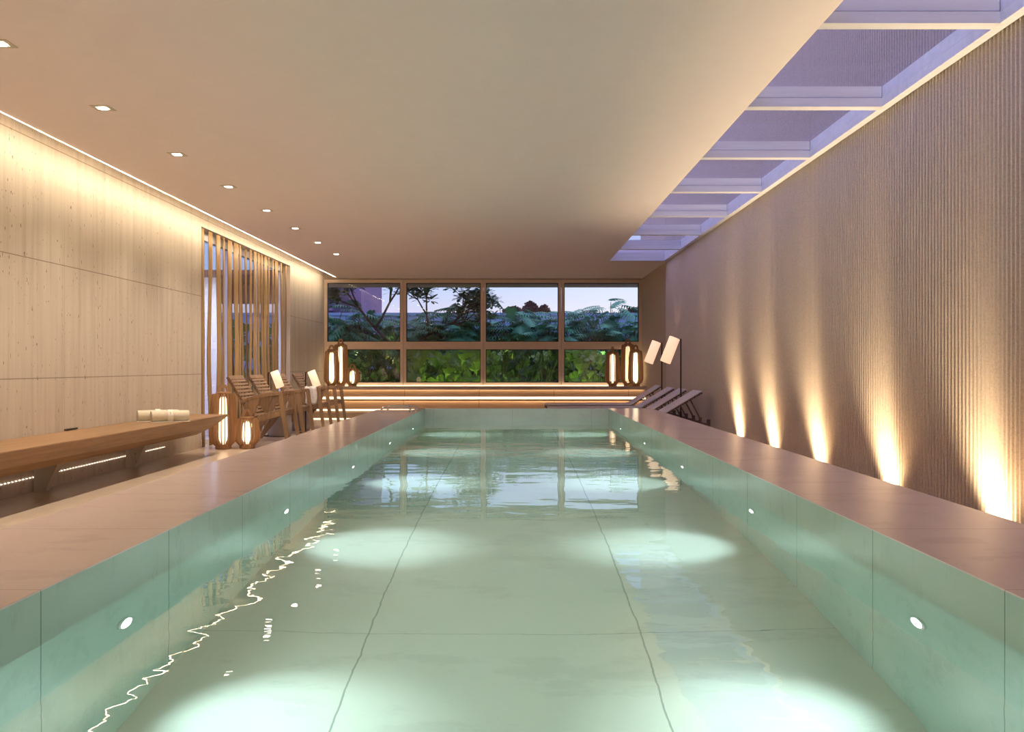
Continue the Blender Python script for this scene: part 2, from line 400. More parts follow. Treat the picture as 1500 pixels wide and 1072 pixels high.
P(MB().box(-2.545, PL-TK, YQ, 16.345, ZF, ZT-.006), 'plinth', 'coping'); P(MB().box(PR+TK, XC-.005, YQ, PE+TK-.01, ZF, ZT-.006), 'plinth', 'coping')
P(MB().box(PL-.012, PR+.012, PN-.012, PE+.012, ZB-.012, ZWAT), 'water', 'water')

def pool_beams(x, Y, z, side, par=None):
    spot('pool_beam', (x+side*.02, Y, z), (x+side*.42, Y, z-.71), 46, (.72, .92, 1.0), 54, .9, .03, par)
    spot('pool_glow', (x+side*.02, Y, z), (x+side*1.0, Y, z-.05), 16, (.86, .96, 1.0), 165, .6, .03, par)
def pool_light(side, k, Y, lab):
    x = (PL if side < 0 else PR)*Q; z = CAMZ + (-.40-CAMZ)*Q
    t = empty('pool_light', (x, Y, z), 0, lab, 'pool light', 'round lights in the pool walls')
    m = MB(); n = 24; s = 1 if side < 0 else -1; r0, r1, r2 = .033, .035, .043
    vs = [(s*.008, r0*math.cos(2*PI*i/n), r0*math.sin(2*PI*i/n)) for i in range(n)] + [(s*.0, r0*math.cos(2*PI*i/n), r0*math.sin(2*PI*i/n)) for i in range(n)]
    m.add(vs, [tuple(range(n)), tuple(range(2*n-1, n-1, -1))] + [(i, (i+1)%n, n+(i+1)%n, n+i) for i in range(n)])
    m.build('lens', 'poollens', t)
    m = MB(); q = []
    for r, xx in ((r1, 0), (r1, s*.010), (r2, s*.007), (r2, 0)):
        q += [(xx, r*math.cos(2*PI*i/n), r*math.sin(2*PI*i/n)) for i in range(n)]
    m.add(q, [(j*n+i, j*n+(i+1)%n, (j+1)%4*n+(i+1)%n, (j+1)%4*n+i) for j in range(4) for i in range(n)])
    m.build('bezel', 'chrome', t); pool_beams(x, Y, z, s, t)
for k in range(-2, 5):
    Y = (3.88 + 2.72*k)*Q
    for side, sn in ((-1, 'left'), (1, 'right')):
        if k >= 0: pool_light(side, k, Y, f'round white underwater light in the {sn} pool wall, {ORD[k]} from the camera')
        else: pool_beams((PL if side < 0 else PR)*Q, Y, CAMZ + (-.40-CAMZ)*Q, -side)

# grab rail by the far end
RX, RY, RZ = -1.33, 10.1, CAMZ + (ZT-CAMZ)*Q
gr = empty('pool_handrail', (RX, RY, RZ), 0, 'pair of low polished steel handrails at the far left corner of the pool', 'handrail')
for yy, x0, x1 in ((9.97, XW(559, 9.97), XW(601, 9.97)), (10.28, XW(568, 10.28), XW(610, 10.28))):
    x0 -= RX; x1 -= RX; yy -= RY
    m = MB().tube([(x0, yy, 0), (x0, yy, .035), (x0+.01, yy, .052), (x0+.03, yy, .058), (x1-.03, yy, .058), (x1-.01, yy, .052), (x1, yy, .035), (x1, yy, 0)], .0125, 8)
    m.build('rail', 'chrome', gr, smooth=True)
    for xf in (x0, x1): MB().lathe([(.019, 0), (.019, .006), (.011, .009)], (xf, yy, 0), 12).build('flange', 'chrome', gr)

# ------------------------------------------------------------------ skylight
sk = empty('window_5', (1.61, 0, ZC), 0, None, None, None, 'structure')
m = MB(); ZG = .142
for k in range(-4, 8):
    Y = 4.64 + 1.496*k
    m.box(0, .93, Y, Y+.085, 0, .062); m.box(0, .926, Y+.004, Y+.085, .066, ZG); m.box(0, .92, Y+.01, Y+.08, .06, .068)
m.box(.926, .986, YN, 15.17, 0, .062); m.box(.93, .986, YN, 15.17, .066, ZG); m.box(.936, .98, YN, 15.17, .06, .068)
m.build('roof_beams', 'white', sk)
tag(MB().box(-.1, .990, YN, 15.2, ZG, ZG+.012).build('glazing', 'skyglass', sk), 'clear skylight glass')

# ------------------------------------------------------------------ garden door with hanging poles
dn = empty('door_1', (-4.05, (DY0+DY1)/2, 0), 0, None, None, None, 'structure')
L = (DY1-DY0)/2; m = MB()
for yy in (-L+.03, -L*.33, L*.33, L-.03): m.box(-.05, 0, yy-.03, yy+.03, 0, 2.70)
m.box(-.05, 0, -L, L, 2.66, 2.764); m.box(-.05, 0, -L, L, 0, .06)
m.build('door_frame', 'whitewall', dn)
MB().box(-.03, -.024, -L, L, .06, 2.66).build('pane', 'glass', dn)
MB().box(-.01, .012, -L, L, 2.64, 2.656).build('track', 'black', dn)
S(MB().box(-4.06, XL-.002, DY0-.02, DY0, 0, DZ).box(-4.06, XL-.002, DY1-.001, DY1+.03, 0, DZ), 'trim_5', 'plain')
tops = [(295,300),(306,312),(317,324),(327,330),(334,341),(343,350),(350.5,354),(366,370),(372,377),(377.5,382),(382.5,386),(387,392),(393,396),(399,402),(403,408),(411,414),(418,421)]
def pole(yc, wd, X, drift, seed, label, group):
    r = random.Random(seed); m = MB(); n = 12; ph = r.random()*6; am = r.uniform(.015, .045); vs = []
    for i in range(n+1):
        t = i/n; z = 2.755*(1-t)
        y = yc + drift*t**1.3*1.0 + am*math.sin(ph + t*7)*t; ww = wd*(1 + .12*math.sin(ph*2 + t*9)); x = X + .012*math.sin(ph*3+t*6)*t
        for k in range(8):
            a = 2*PI*k/8; ca, sa = math.cos(a), math.sin(a)
            vs.append((x + .009*math.copysign(abs(ca)**.6, ca), y + ww*.6*math.copysign(abs(sa)**.6, sa), z))
    fs = [(i*8+k, i*8+(k+1)%8, (i+1)*8+(k+1)%8, (i+1)*8+k) for i in range(n) for k in range(8)] + [tuple(range(8)), tuple(n*8+k for k in range(8))[::-1]]
    m.add(vs, fs); o = m.build('wooden_pole', 'bamboo', smooth=True); tag(o, label, 'wooden pole', group)
    return o
for i, (a, b) in enumerate(tops):
    X = -3.945; Y0 = -X*F/(754.5-a); Y1 = -X*F/(754.5-(b-1.6)); rr = random.Random(i)
    pole((Y0+Y1)/2, Y1-Y0, X, rr.uniform(-.07, .05), i, f'brown wooden pole at the garden door, {ORD[i]} in the front row from the bench', 'front row of hanging wooden poles')
backs = [(320.5, .16), (337.5, .17), (352, .20), (374.5, -.16), (384, .15), (390, .14), (405, .16), (360, .05)]
for i, (px, dr) in enumerate(sorted(backs)):
    X = -4.0; Y = -X*F/(754.5-px)
    pole(Y, .055, X, dr, 50+i, f'slender wooden pole at the garden door, {ORD[i]} in the back row from the bench', 'back row of hanging wooden poles')

# ------------------------------------------------------------------ bench
bn = empty('long_bench', (-3.6, 4, 0), 0, 'long heavy wooden bench with a tapered prow-like end along the travertine wall', 'bench')
def sec(Y, tip=0):      # cross-section, wall side first, clockwise
    return [(-3.908, Y, .456), (-3.365, Y, .456), (-3.362, Y, .446), (-3.40, Y, .39), (-3.455, Y, .325), (-3.55, Y, .256), (-3.908, Y, .256)]
vs = []; ys = [YN+.1, 0, 4, 8, 9.85]; fs = []
for Y in ys: vs += sec(Y)
end = [(-3.908, 10.46, .456), (-3.365, 10.44, .456), (-3.362, 10.435, .446), (-3.40, 10.30, .39), (-3.455, 10.14, .325), (-3.55, 9.90, .256), (-3.908, 9.92, .256)]
vs += end; n = 7
for i in range(len(ys)): fs += [(i*n+k, i*n+(k+1)%n, (i+1)*n+(k+1)%n, (i+1)*n+k) for k in range(n)]
fs += [tuple(range(n))[::-1], tuple(len(ys)*n+k for k in range(n))]
m = MB().add([(x+3.6, y-4, z) for x, y, z in vs], fs); m.build('seat', 'bench', bn, bevel=.003)
for Y in (3.9, 5.6, 7.2, 8.9):  # solid wedges standing in for wedge-shaped shadows under the bench
    MB().add([(a+3.6, b-4, c) for a, b, c in [(-3.908, Y, 0), (-3.908, Y+.14, 0), (-3.83, Y+.10, 0), (-3.83, Y+.03, 0), (-3.908, Y-.0, .26), (-3.908, Y+.14, .26), (-3.70, Y+.11, .26), (-3.70, Y+.01, .26)]],
        [(0,1,2,3),(4,7,6,5),(0,4,5,1),(1,5,6,2),(2,6,7,3),(3,7,4,0)]).build('shadow_wedge', 'trav', bn)
tag(MB().box(-3.912, -3.90, 7.70, 7.92, .462, .474).build('wall_socket', 'black'), 'small black flush slot in the wall just above the bench', 'socket')

# towels
def towel(x0, y0, x1, y1, lab):
    L_ = math.hypot(x1-x0, y1-y0); ang = math.atan2(y1-y0, x1-x0); R = .058
    t = empty('rolled_towel', (x0, y0, .456), ang, lab, 'towel', 'rolled towels on the bench')
    m = MB(); n = 40; turns = 3.2; pts = []
    for i in range(int(n*turns)+1):
        a = 2*PI*i/n; r = R - (R-.012)*(i/(n*turns)); pts.append((a, r))
    vs = []
    for xx in (0, .012, L_-.012, L_):
        for a, r in pts: rr = r - (.004 if xx in (0, L_) else 0); vs.append((xx, rr*math.cos(a-PI/2), R + rr*math.sin(a-PI/2)))
    k = len(pts); m.add(vs, [(j*k+i, j*k+i+1, (j+1)*k+i+1, (j+1)*k+i) for j in range(3) for i in range(k-1)])
    m.build('towel_roll', 'towel', t, smooth=True, solid=.011)
    b = MB(); nn = 32; vs = [(xx, (R+.008)*math.cos(2*PI*i/nn), R + .0+(R+.008 if math.sin(2*PI*i/nn) > -.9 else R)*math.sin(2*PI*i/nn)) for xx in (L_*.42, L_*.42+.05) for i in range(nn)]
    b.add(vs, [(i, (i+1)%nn, nn+(i+1)%nn, nn+i) for i in range(nn)]); bd = b.build('paper_band', 'towelband', t, smooth=True)
    q = MB()
    for dz, ww in ((.095, .006), (.085, .010), (.072, .006)):
        q.box(L_*.42+.02, L_*.42+.02+ww, -R-.011+abs(dz-R)*.35, -R-.008+abs(dz-R)*.35+.006, dz, dz+.006)
    q.build('mark', 'ink', bd)
    MB().box(-.005, L_+.005, -.062, .062, .0005, .006).build('folded_edge', 'towelband', t)
towel(-3.845, 9.03, -3.50, 9.23, 'cream rolled towel with paper band, the left one nearer the wall on the bench')
towel(-3.66, 8.92, -3.345, 9.10, 'cream rolled towel with paper band, the right one nearer the pool on the bench')

# ------------------------------------------------------------------ lanterns
def make_lantern(h, R, tube='tube', fins=26):
    t = empty('slatted_lantern')
    m = MB()
    prof = [(.40*R, .04), (.62*R, .045), (.92*R, .10), (R, .16), (.97*R, h*.55), (.84*R, h-.05), (.74*R, h-.02), (.40*R, h-.015)]
    rin = .55*R
    for k in range(fins):
        a = 2*PI*k/fins; ca, sa = math.cos(a), math.sin(a); th = .0032
        vs = []
        outer = prof; inner = [(.30*R, .05), (.40*R, .075), (.70*R, .12), (.76*R, .17), (.73*R, h*.55), (.60*R, h-.085), (rin*.8, h-.06), (.30*R, h-.04)]
        for (ro, zo), (ri, zi) in zip(outer, inner):
            for sgn in (-1, 1):
                for r_, z_ in ((ro, zo), (ri, zi)): vs.append((r_*ca - sgn*th*sa, r_*sa + sgn*th*ca, z_))
        fs = []
        for i in range(len(prof)-1):
            o_ = i*4; p_ = o_+4
            fs += [(o_, o_+1, p_+1, p_), (o_+2, p_+2, p_+3, o_+3), (o_, p_, p_+2, o_+2), (o_+1, o_+3, p_+3, p_+1)]
        e = (len(prof)-1)*4; fs += [(0, 2, 3, 1), (e, e+1, e+3, e+2)]
        m.add(vs, fs)
    m.build('slat_cage', 'lantern', t)
    MB().lathe([(.52*R, 0), (.56*R, .012), (.56*R, .05), (.5*R, .06)], n=28).build('base', 'lantern', t)
    MB().lathe([(.50*R, h-.022), (.52*R, h-.01), (.50*R, h), (.2*R, h+.004)], n=28).build('lid', 'lantern', t)
    hh = [(.30*R*math.cos(PI*i/10), 0, h + .0 + .085*math.sin(PI*i/10)) for i in range(11)]
    mm = MB()
    for i in range(10): mm.beam(hh[i], hh[i+1], .035, .012, up=(0, 1, 0.01))
    mm.build('handle', 'lantern', t)
    MB().lathe([(.34*R, .06), (.34*R, h-.06)], n=24).build('light_tube', tube, t)
    return t
def place(t, x, y, z, rz, label, cat, group=None):
    t.location = (x, y, z); t.rotation_euler = (0, 0, rz); tag(t, label, cat, group); return t
lt = make_lantern(.70, .172, 'tube', 22)
place(lt, XW(329, 11.0), 10.95, 0, .3, 'tall wooden slatted lantern on the floor at the end of the bench', 'lantern', 'slatted lanterns')
ls = make_lantern(.39, .165, 'tube_b', 22)
place(ls, XW(366.5, 11.15), 11.02, 0, .5, 'short wooden slatted lantern on the floor in front of the first chair', 'lantern', 'slatted lanterns')
lm = make_lantern(.73, .155, 'tube_b', 22)
place(lm, XW(486.5, 17.85), 17.80, .618, .2, 'medium slatted lantern, leftmost of three in the left corner of the window ledge', 'lantern', 'slatted lanterns')
lb = make_lantern(.86, .155, 'tube', 22)
place(lb, XW(496.5, 18.0)+.03, 18.03, .618, .7, 'tallest slatted lantern in the left corner of the window ledge, behind the medium one', 'lantern', 'slatted lanterns')
c_ = copy_tree(ls); c_.scale = (.93, .93, .93)
place(c_, XW(516.5, 17.85), 17.84, .618, .1, 'short slatted lantern, rightmost of three in the left corner of the window ledge', 'lantern', 'slatted lanterns')
c_ = copy_tree(lm); place(c_, XW(931, 17.8), 17.78, .618, .4, 'bright slatted lantern, rightmost of the three at the right end of the window ledge', 'lantern', 'slatted lanterns')
c_ = copy_tree(lb); place(c_, XW(920, 18.0), 18.02, .618, .4, 'tallest slatted lantern at the right end of the window ledge, standing behind', 'lantern', 'slatted lanterns')
c_ = copy_tree(lm); c_.scale = (1, 1, .96); place(c_, XW(897, 17.9), 17.86, .618, .9, 'slatted lantern with a dim tube on the window ledge, left one of the right group', 'lantern', 'slatted lanterns')
for ch_ in c_.children:
    if ch_.name.startswith('light_tube'): ch_.data = ch_.data.copy(); ch_.data.materials[0] = MAT['tube']

# ------------------------------------------------------------------ lounge chairs (left)
def make_chair():
    t = empty('lounge_chair'); W = .60
    m = MB()                                              # slatted back, from (.30,.40) up to (0,.885)
    a, b = Vector((.31, 0, .37)), Vector((0, 0, .885)); d = (b-a)
    for yy in (.03, W-.03): m.beam(a+Vector((-.012, yy, -.005)), b+Vector((-.012, yy, -.005)), .028, .02, up=(1, 0, .5))
    n = 12
    for i in range(n):
        p_ = a + d*(i+.6)/n; nrm = Vector((d.z, 0, -d.x)).normalized()
        wdt = .030 if i < n-1 else .055
        u = d.normalized(); c0 = p_ + nrm*.010
        vs = [c0 + u*s1*wdt/2 + nrm*s2*.008 + Vector((0, yy, 0)) for yy in (0, W) for s1 in (-1, 1) for s2 in (-1, 1)]
        m.add(vs, [(0,1,3,2),(4,6,7,5),(0,4,5,1),(2,3,7,6),(0,2,6,4),(1,5,7,3)])
    m.build('backrest', 'teak', t)
    m = MB()                                              # seat slats sloping down to the back
    s0, s1_ = Vector((.27, 0, .36)), Vector((.66, 0, .462))
    for i in range(9):
        p_ = s0 + (s1_-s0)*(i+.5)/9; m.box(p_.x-.017, p_.x+.017, .045, W-.045, p_.z-.004, p_.z+.016)
    m.build('seat', 'teak', t)
    m = MB()
    for yy in (.035, W-.035): m.beam((.20, yy, .31), (.69, yy, .435), .03, .06)
    m.beam((.675, .04, .43), (.675, W-.04, .43), .03, .065); m.beam((.22, .04, .315), (.22, W-.04, .315), .03, .05)
    m.build('seat_frame', 'teak', t)
    for yy in (.02, W-.02):
        m = MB(); pts = [(.16, .575), (.25, .605), (.36, .638), (.50, .665), (.68, .682)]
        for i in range(4): m.beam((pts[i][0], yy, pts[i][1]), (pts[i+1][0]+.004, yy, pts[i+1][1]), .045, .034 + .004*i)
        m.build('armrest', 'teak', t, bevel=.004)
        m = MB().add([(x, yy+dy, z) for dy in (-.02, .02) for x, z in ((.64, .69), (.69, .69), (.775, 0), (.74, 0), (.672, .42))],
            [(0,1,2,3,4), (9,8,7,6,5), (0,5,6,1), (1,6,7,2), (2,7,8,3), (3,8,9,4), (4,9,5,0)])
        m.build('front_leg', 'teak', t)
        m = MB().add([(x, yy+dy, z) for dy in (-.016, .016) for x, z in ((.25, .60), (.42, .645), (.31, .36), (.02, 0), (-.04, 0), (.19, .36))],
            [(0,1,2,3,4,5), (11,10,9,8,7,6), (0,6,7,1), (1,7,8,2), (2,8,9,3), (3,9,10,4), (4,10,11,5), (5,11,6,0)])
        m.build('rear_leg', 'teak', t)
    return t
ch0 = make_chair()
for i, (Y, lab) in enumerate(((11.10, 'slatted wooden lounge chair behind the floor lanterns, nearest the bench'),
                              (11.98, 'slatted wooden lounge chair, second from the bench'),
                              (13.22, 'slatted wooden lounge chair with a pale throw over its arm, third from the bench'),
                              (14.36, 'slatted wooden lounge chair farthest from the bench, nearest the window ledge'))):
    c_ = ch0 if i == 0 else copy_tree(ch0)
    place(c_, -3.6, Y, 0, 0, lab, 'chair', 'wooden lounge chairs by the garden door')
# throw on chair 3
m = MB(); vs = []; NX, NY = 10, 14
for i in range(NX+1):
    for j in range(NY+1):
        u, v = i/NX, j/NY; x = -3.12 + .17*u + .01*math.sin(v*9); s_ = v*.62
        if s_ < .27: y = 13.20; z = .705 - (.27-s_)*.9
        elif s_ < .33: y = 13.20 + (s_-.27); z = .712
        else: y = 13.262; z = .712 - (s_-.33)*.95
        y += .012*math.sin(u*11+v*3)*(1 if s_ > .33 else -.6); vs.append((x, y - (.01 if s_ < .27 else 0), z + .006*math.sin(u*14)))
m.add(vs, [(i*(NY+1)+j, i*(NY+1)+j+1, (i+1)*(NY+1)+j+1, (i+1)*(NY+1)+j) for i in range(NX) for j in range(NY)])
tag(m.build('throw_blanket', 'cloth', smooth=True, solid=.01), 'crumpled white patterned throw hanging over the arm of the third chair', 'throw')

# drum side tables + lamps
dt = empty('drum_table')
MB().lathe([(.14, 0), (.162, .02), (.17, .06), (.165, .36)], n=32).build('base', 'concrete', dt, smooth=True)
MB().lathe([(.19, .362), (.195, .37), (.195, .385), (.19, .39)], n=32).build('tabletop', 'tabletop', dt)
place(dt, -3.42, 12.90, 0, 0, 'round grey drum side table between the second and third chairs', 'side table', 'drum side tables')
d2 = copy_tree(dt); place(d2, -3.42, 14.08, 0, 0, 'round grey drum side table between the third and fourth chairs', 'side table', 'drum side tables')

def make_lamp(ht, side, sl, sr, base_z=0):
    t = empty('reading_lamp')
    MB().lathe([(.10, 0), (.10, .012), (.02, .018)], n=24).build('base', 'dark', t)
    m = MB().tube([(0, 0, .01), (0, 0, ht)], .0105, 8); m.beam((0, 0, ht-.01), (side*.13, 0, ht+.012), .012, .010); m.build('pole', 'dark', t)
    ax = Vector((side*.36, 0, -.93)).normalized() if side > 0 else Vector((-.36, 0, -.93)).normalized()
    c = Vector((side*.085, 0, ht+.015)); e = c + ax*sl; n = 24; vs = []
    bx = ax.cross(Vector((0, 1, 0))).normalized(); by = Vector((0, 1, 0))
    for p_ in (c, c+ax*sl*.5, e):
        for k in range(n): vs.append(p_ + (bx*math.cos(2*PI*k/n) + by*math.sin(2*PI*k/n))*sr)
    m = MB().add(vs, [(j*n+k, j*n+(k+1)%n, (j+1)*n+(k+1)%n, (j+1)*n+k) for j in range(2) for k in range(n)])
    m.build('lamp_shade', 'shade', t, smooth=True, solid=.003)
    point('bulb', tuple(c + ax*sl*.55), 5, WARM2, .02, t)
    MB().tube([c - ax*.012, c + ax*.05], [.018, .028], 10).build('lamp_holder', 'dark', t)
    return t
# left pair (low)
q = make_lamp(.93, 1, .25, .058); place(q, XW(447.7, 14.12), 14.12, 0, 0, 'low reading lamp with tilted pale shade beside the fourth chair', 'lamp', 'left reading lamps')
q.location.x = -3.20; q.location.y = -q.location.x*F/(754.5-447.7)
q2 = copy_tree(q); place(q2, 0, 0, 0, 0, 'low reading lamp with tilted pale shade between the second and third chairs', 'lamp', 'left reading lamps')
q2.location.x = -3.60; q2.location.y = 12.95; q2.location.z = 0
# right pair
q = make_lamp(1.395, -1, .36, .073); place(q, XW(997.3, 12.2), 12.2, 0, 0, 'slim dark reading lamp with tilted glowing shade, the nearer one among the loungers', 'lamp', 'right reading lamps')
q2 = copy_tree(q); place(q2, XW(969.5, 14.2), 14.2, 0, 0, 'slim dark reading lamp with tilted glowing shade, the farther one beside the window ledge', 'lamp', 'right reading lamps')

# ------------------------------------------------------------------ sun loungers (right)
def make_lounger(Y, wd, xt, zt, xh, zh, xs, fz, label):
    t = empty('sun_lounger', (0, Y, 0), 0, label, 'sun lounger', 'sun loungers against the fluted wall')
    def surf(a, b, nm):
        a, b = Vector(a), Vector(b); d = (b-a).normalized(); nr = Vector((-d.z, 0, d.x))
        m = MB(); n = 11
        for i in range(n):
            y0 = wd*i/n + .012; y1 = wd*(i+1)/n - .012
            m.add([p_ + nr*h + Vector((0, yy, 0)) for p_ in (a, b) for yy in (y0, y1) for h in (0, .014)],
                [(0,1,3,2),(4,6,7,5),(0,4,5,1),(2,3,7,6),(0,2,6,4),(1,5,7,3)])
        m.build(nm, 'lounge', t)
        m = MB(); L_ = (b-a).length; k = int(L_/.035)
        for i in range(k):
            p_ = a + d*(i+.5)*L_/k; m.beam(p_ + Vector((0, -.004, 0)) - nr*.012, p_ + Vector((0, wd+.004, 0)) - nr*.012, .018, .022, up=tuple(nr))
        return m
    mm = surf((xh, 0, zh), (xt, 0, zt), 'backrest'); mm.build('back_battens', 'lounge_frame', t)
    mm = surf((xs, 0, zh-.005), (xh, 0, zh), 'seat'); mm.build('seat_battens', 'lounge_frame', t)
    m = MB()
    for yy in (.02, wd-.02): m.beam((xs, yy, zh-.045), (xh+.1, yy, zh-.045), .03, .04); m.beam((xh+.1, yy, zh-.045), (2.50, yy, .26), .03, .04)
    m.beam((2.30, .02, .285), (2.30, wd-.02, .285), .03, .03); m.build('frame', 'lounge_frame', t)
    for yy in (.05, wd-.05):
        k = xh + (xt-xh)*.72; kz = zh + (zt-zh)*.72 - .02
        MB().beam((k, yy, kz), (k+.16, yy, .275), .018, .018).build('prop', 'lounge_frame', t)
    for xx, z0, z1 in ((xs+.04, fz, zh-.06), (2.50, 0, .33)):
        for yy in (.02, wd-.02): MB().box(xx-.02, xx+.02, yy-.02, yy+.02, z0, z1).build('leg', 'lounge_frame', t)
    return t
for Y, px, py, lab in ((11.45, 1028.6, 573.7, 'nearest the camera'), (12.43, 1005.5, 571, 'second from the camera'), (13.4, 987.3, 568.8, 'third from the camera'), (14.5, 968.5, 565.5, 'farthest from the camera')):
    make_lounger(Y, .55, XW(px, Y), ZW(py, Y), 1.90, .385, .50, 0, 'striped slatted sun lounger with raised back, ' + lab)

# ------------------------------------------------------------------ recessed downlights
for k in range(8):
    Y = 4.93 + 1.335*k if k else 4.93
    Y = [4.93, 6.16, 7.51, 8.86, 10.22, 11.55, 12.87, 14.2][k]
    t = empty('recessed_downlight', (-2.86, Y, ZC), 0, f'small square recessed ceiling downlight, {ORD[k]} from the camera' if k else 'square recessed ceiling downlight cut by the left edge of the picture', 'downlight', 'square ceiling downlights')
    m = MB(); a = .065; b_ = .036
    m.box(-a, a, -a, -b_, -.004, 0); m.box(-a, a, b_, a, -.004, 0); m.box(-a, -b_, -b_, b_, -.004, 0); m.box(b_, a, -b_, b_, -.004, 0)
    m.build('bezel', 'trimw', t)
    MB().lathe([(.036, -.006), (.036, -.001)], n=20).build('lens', 'down', t)
    spot('downlight_beam', (-2.86, Y, ZC-.02), (-3.35, Y, 0), 92, WARM2, 108, .9, .03, t)
for Y in (3.6, 2.2, .8):
    spot('downlight_beam', (-2.86, Y, ZC-.02), (-3.35, Y, 0), 92, WARM2, 108, .9, .03)

# ------------------------------------------------------------------ wall uplights in the slot behind the right coping
for k, Y in enumerate((10.2, 8.86, 7.52, 6.10, 4.74, 3.40, 2.06)):
    t = empty('uplight', (2.50, Y, 0), 0, f'small floor uplight at the foot of the fluted wall, {ORD[k]} from the loungers', 'uplight', 'uplights along the fluted wall')
    MB().lathe([(.05, 0), (.05, .02), (.035, .025)], n=16).build('housing', 'dark', t)
    spot('uplight_beam', (2.50, Y, .05), (2.78, Y, 1.6), 135, WARM, 100, 1.0, .07, t)
    spot('uplight_core', (2.52, Y, .05), (2.56, Y, 2.0), 40, WARM, 36, 1.0, .04, t)

# ------------------------------------------------------------------ garden
S(MB().box(-14, 8, YB+.15, 24, -.3, .25), 'trim_6', 'ground')
S(MB().box(-14, 8, 18.36, 19.2, 2.72, 2.86), 'trim_7', 'eave', 'soffit edge outside the windows')
S(MB().box(-12, 6.5, 20.65, 22.86, .25, .95), 'trim_11', 'gwall')
gw = tag(MB().box(-12, 9, 22.9, 23.1, .25, ZW(459, 22.9)-.05).box(-12, 9, 22.87, 23.13, ZW(459, 22.9)-.05, ZW(458, 22.9)).build('garden_wall', 'gwall'), 'pale blue garden wall behind the plants outside the windows', 'wall')

def lobed_leaf(m, base_, dirv, L_, r):
    d = Vector(dirv).normalized(); sd = d.cross(Vector((0, 0, 1))); sd = sd.normalized() if sd.length > .1 else Vector((1, 0, 0))
    up = sd.cross(d); n = 9; rib = []
    for i in range(n+2):
        t = i/(n+1); rib.append(base_ + d*L_*t - Vector((0, 0, 1))*L_*.35*t*t + up*.02)
    for s_ in (-1, 1):
        for i in range(n):
            t = (i+.5)/n; wl_ = L_*.52*math.sin(PI*(.12+.80*t))**.8 * r.uniform(.85, 1.1)
            a = rib[i]; b = rib[i+1]; fwd = (b-a).normalized()
            tip = (a+b)/2 + (sd*s_*.86 + fwd*(.15+.55*t))*wl_ - Vector((0, 0, 1))*wl_*.30
            mid = ((a+b)/2+tip)/2 + Vector((0, 0, .02)); hw = fwd*(L_/n*.34)
            m.add([a, b, mid+hw, mid-hw, tip], [(0, 1, 2, 3), (3, 2, 4)])
def philodendron(seed, H):
    r = random.Random(seed); t = empty('philodendron'); lf = MB(); st = MB()
    for i in range(58):
        az = r.uniform(0, 2*PI); el = r.uniform(.25, 1.45) ; ln = H*r.uniform(.45, .98)
        end = Vector((math.cos(az)*math.cos(el), math.sin(az)*math.cos(el)*.4, math.sin(el)))*ln
        st.tube([(0, 0, 0), tuple(end*.5 + Vector((0, 0, .10))), tuple(end)], [.014, .010, .006], 5, cap=False)
        dv = Vector((math.cos(az), math.sin(az)*.4 - .25, r.uniform(-.3, .5))); lobed_leaf(lf, end, dv, r.uniform(.38, .60), r)
    lf.build('foliage', 'philo', t); st.build('stems', 'stem', t); return t
ph = [philodendron(s_, 1.30) for s_ in (11, 12, 13, 14)]
PX = sorted([481, 502, 528, 556, 585, 613, 640, 668, 690, 722, 748, 775, 800, 838, 862, 893, 925, 950])
oc = ['leftmost'] + [f'{o} from the left' for o in ORD[1:]]
for i, px in enumerate(PX):
    Y = 20.9 + [0, .55, .25, .7][i % 4]; c_ = ph[i] if i < 4 else copy_tree(ph[(i*7) % 4])
    s_ = random.Random(i).uniform(.94, 1.14) * (1.12 if i in (0, 8, 10, 15) else 1)
    place(c_, XW(px, Y), Y, 1.0, random.Random(i+40).uniform(0, 6), f'split-leaf philodendron in front of the garden wall, {oc[i]}', 'shrub', 'philodendrons along the garden wall'); c_.scale = (s_,)*3
def heart_leaf(m, c, d, nrm, s_):
    d = Vector(d).normalized(); sd = d.cross(Vector(nrm)).normalized(); up = sd.cross(d)
    out = []
    for k in range(18):
        a = 2*PI*k/18; rr = (.55 - .12*math.cos(a) + (.16 if abs(a-PI) > .35 else -.12)) if abs(a-PI) < 1.2 else .55 - .12*math.cos(a)
        x = rr*math.cos(a)*1.0 + (.35 if k == 0 else 0); y = rr*math.sin(a)*.95
        out.append(Vector(c) + (d*x + sd*y + up*(abs(y)*.30 - x*x*.25 + .03*math.sin(5*a)))*s_)
    m.add([c + d*(-.25)*s_, c + d*.35*s_] + out, [(0 if math.cos(2*PI*(k+.5)/18) < 0 else 1, 2+k, 2+(k+1) % 18) for k in range(18)] + [(0, 1, 2+4), (0, 2+13, 1)])
def big_leaf_plant(seed, mat, size, n, H):
    r = random.Random(seed); t = empty('leafy_shrub'); lf = MB(); st = MB()
    for i in range(n):
        az = r.uniform(0, 2*PI); h = H*r.uniform(.15, 1.0); rad = r.uniform(.10, .42)
        e = Vector((math.cos(az)*rad, math.sin(az)*rad*.7, h))
        st.tube([(0, 0, 0), tuple(Vector((e.x*.4, e.y*.4, h*.6))), tuple(e)], [.010, .007, .004], 5, cap=False)
        nrm = Vector((r.uniform(-.4, .4), -1, r.uniform(.3, 1.1))); dd = Vector((math.cos(az)*.8, -.2, -r.uniform(.1, 1.0)))
        heart_leaf(lf, e, dd, nrm, size*r.uniform(.6, 1.15))
    lf.build('foliage', mat, t); st.build('stems', 'stem', t); return t
hp = [big_leaf_plant(21, 'heart', .22, 22, 1.0), big_leaf_plant(22, 'bush', .17, 34, 1.05), big_leaf_plant(23, 'heart', .27, 16, .95), big_leaf_plant(24, 'bush', .13, 44, 1.1)]
kinds = ['bright green large-leaved shrub', 'dark green small-leaved shrub', 'bright green broad-leaved shrub', 'dark green dense shrub']
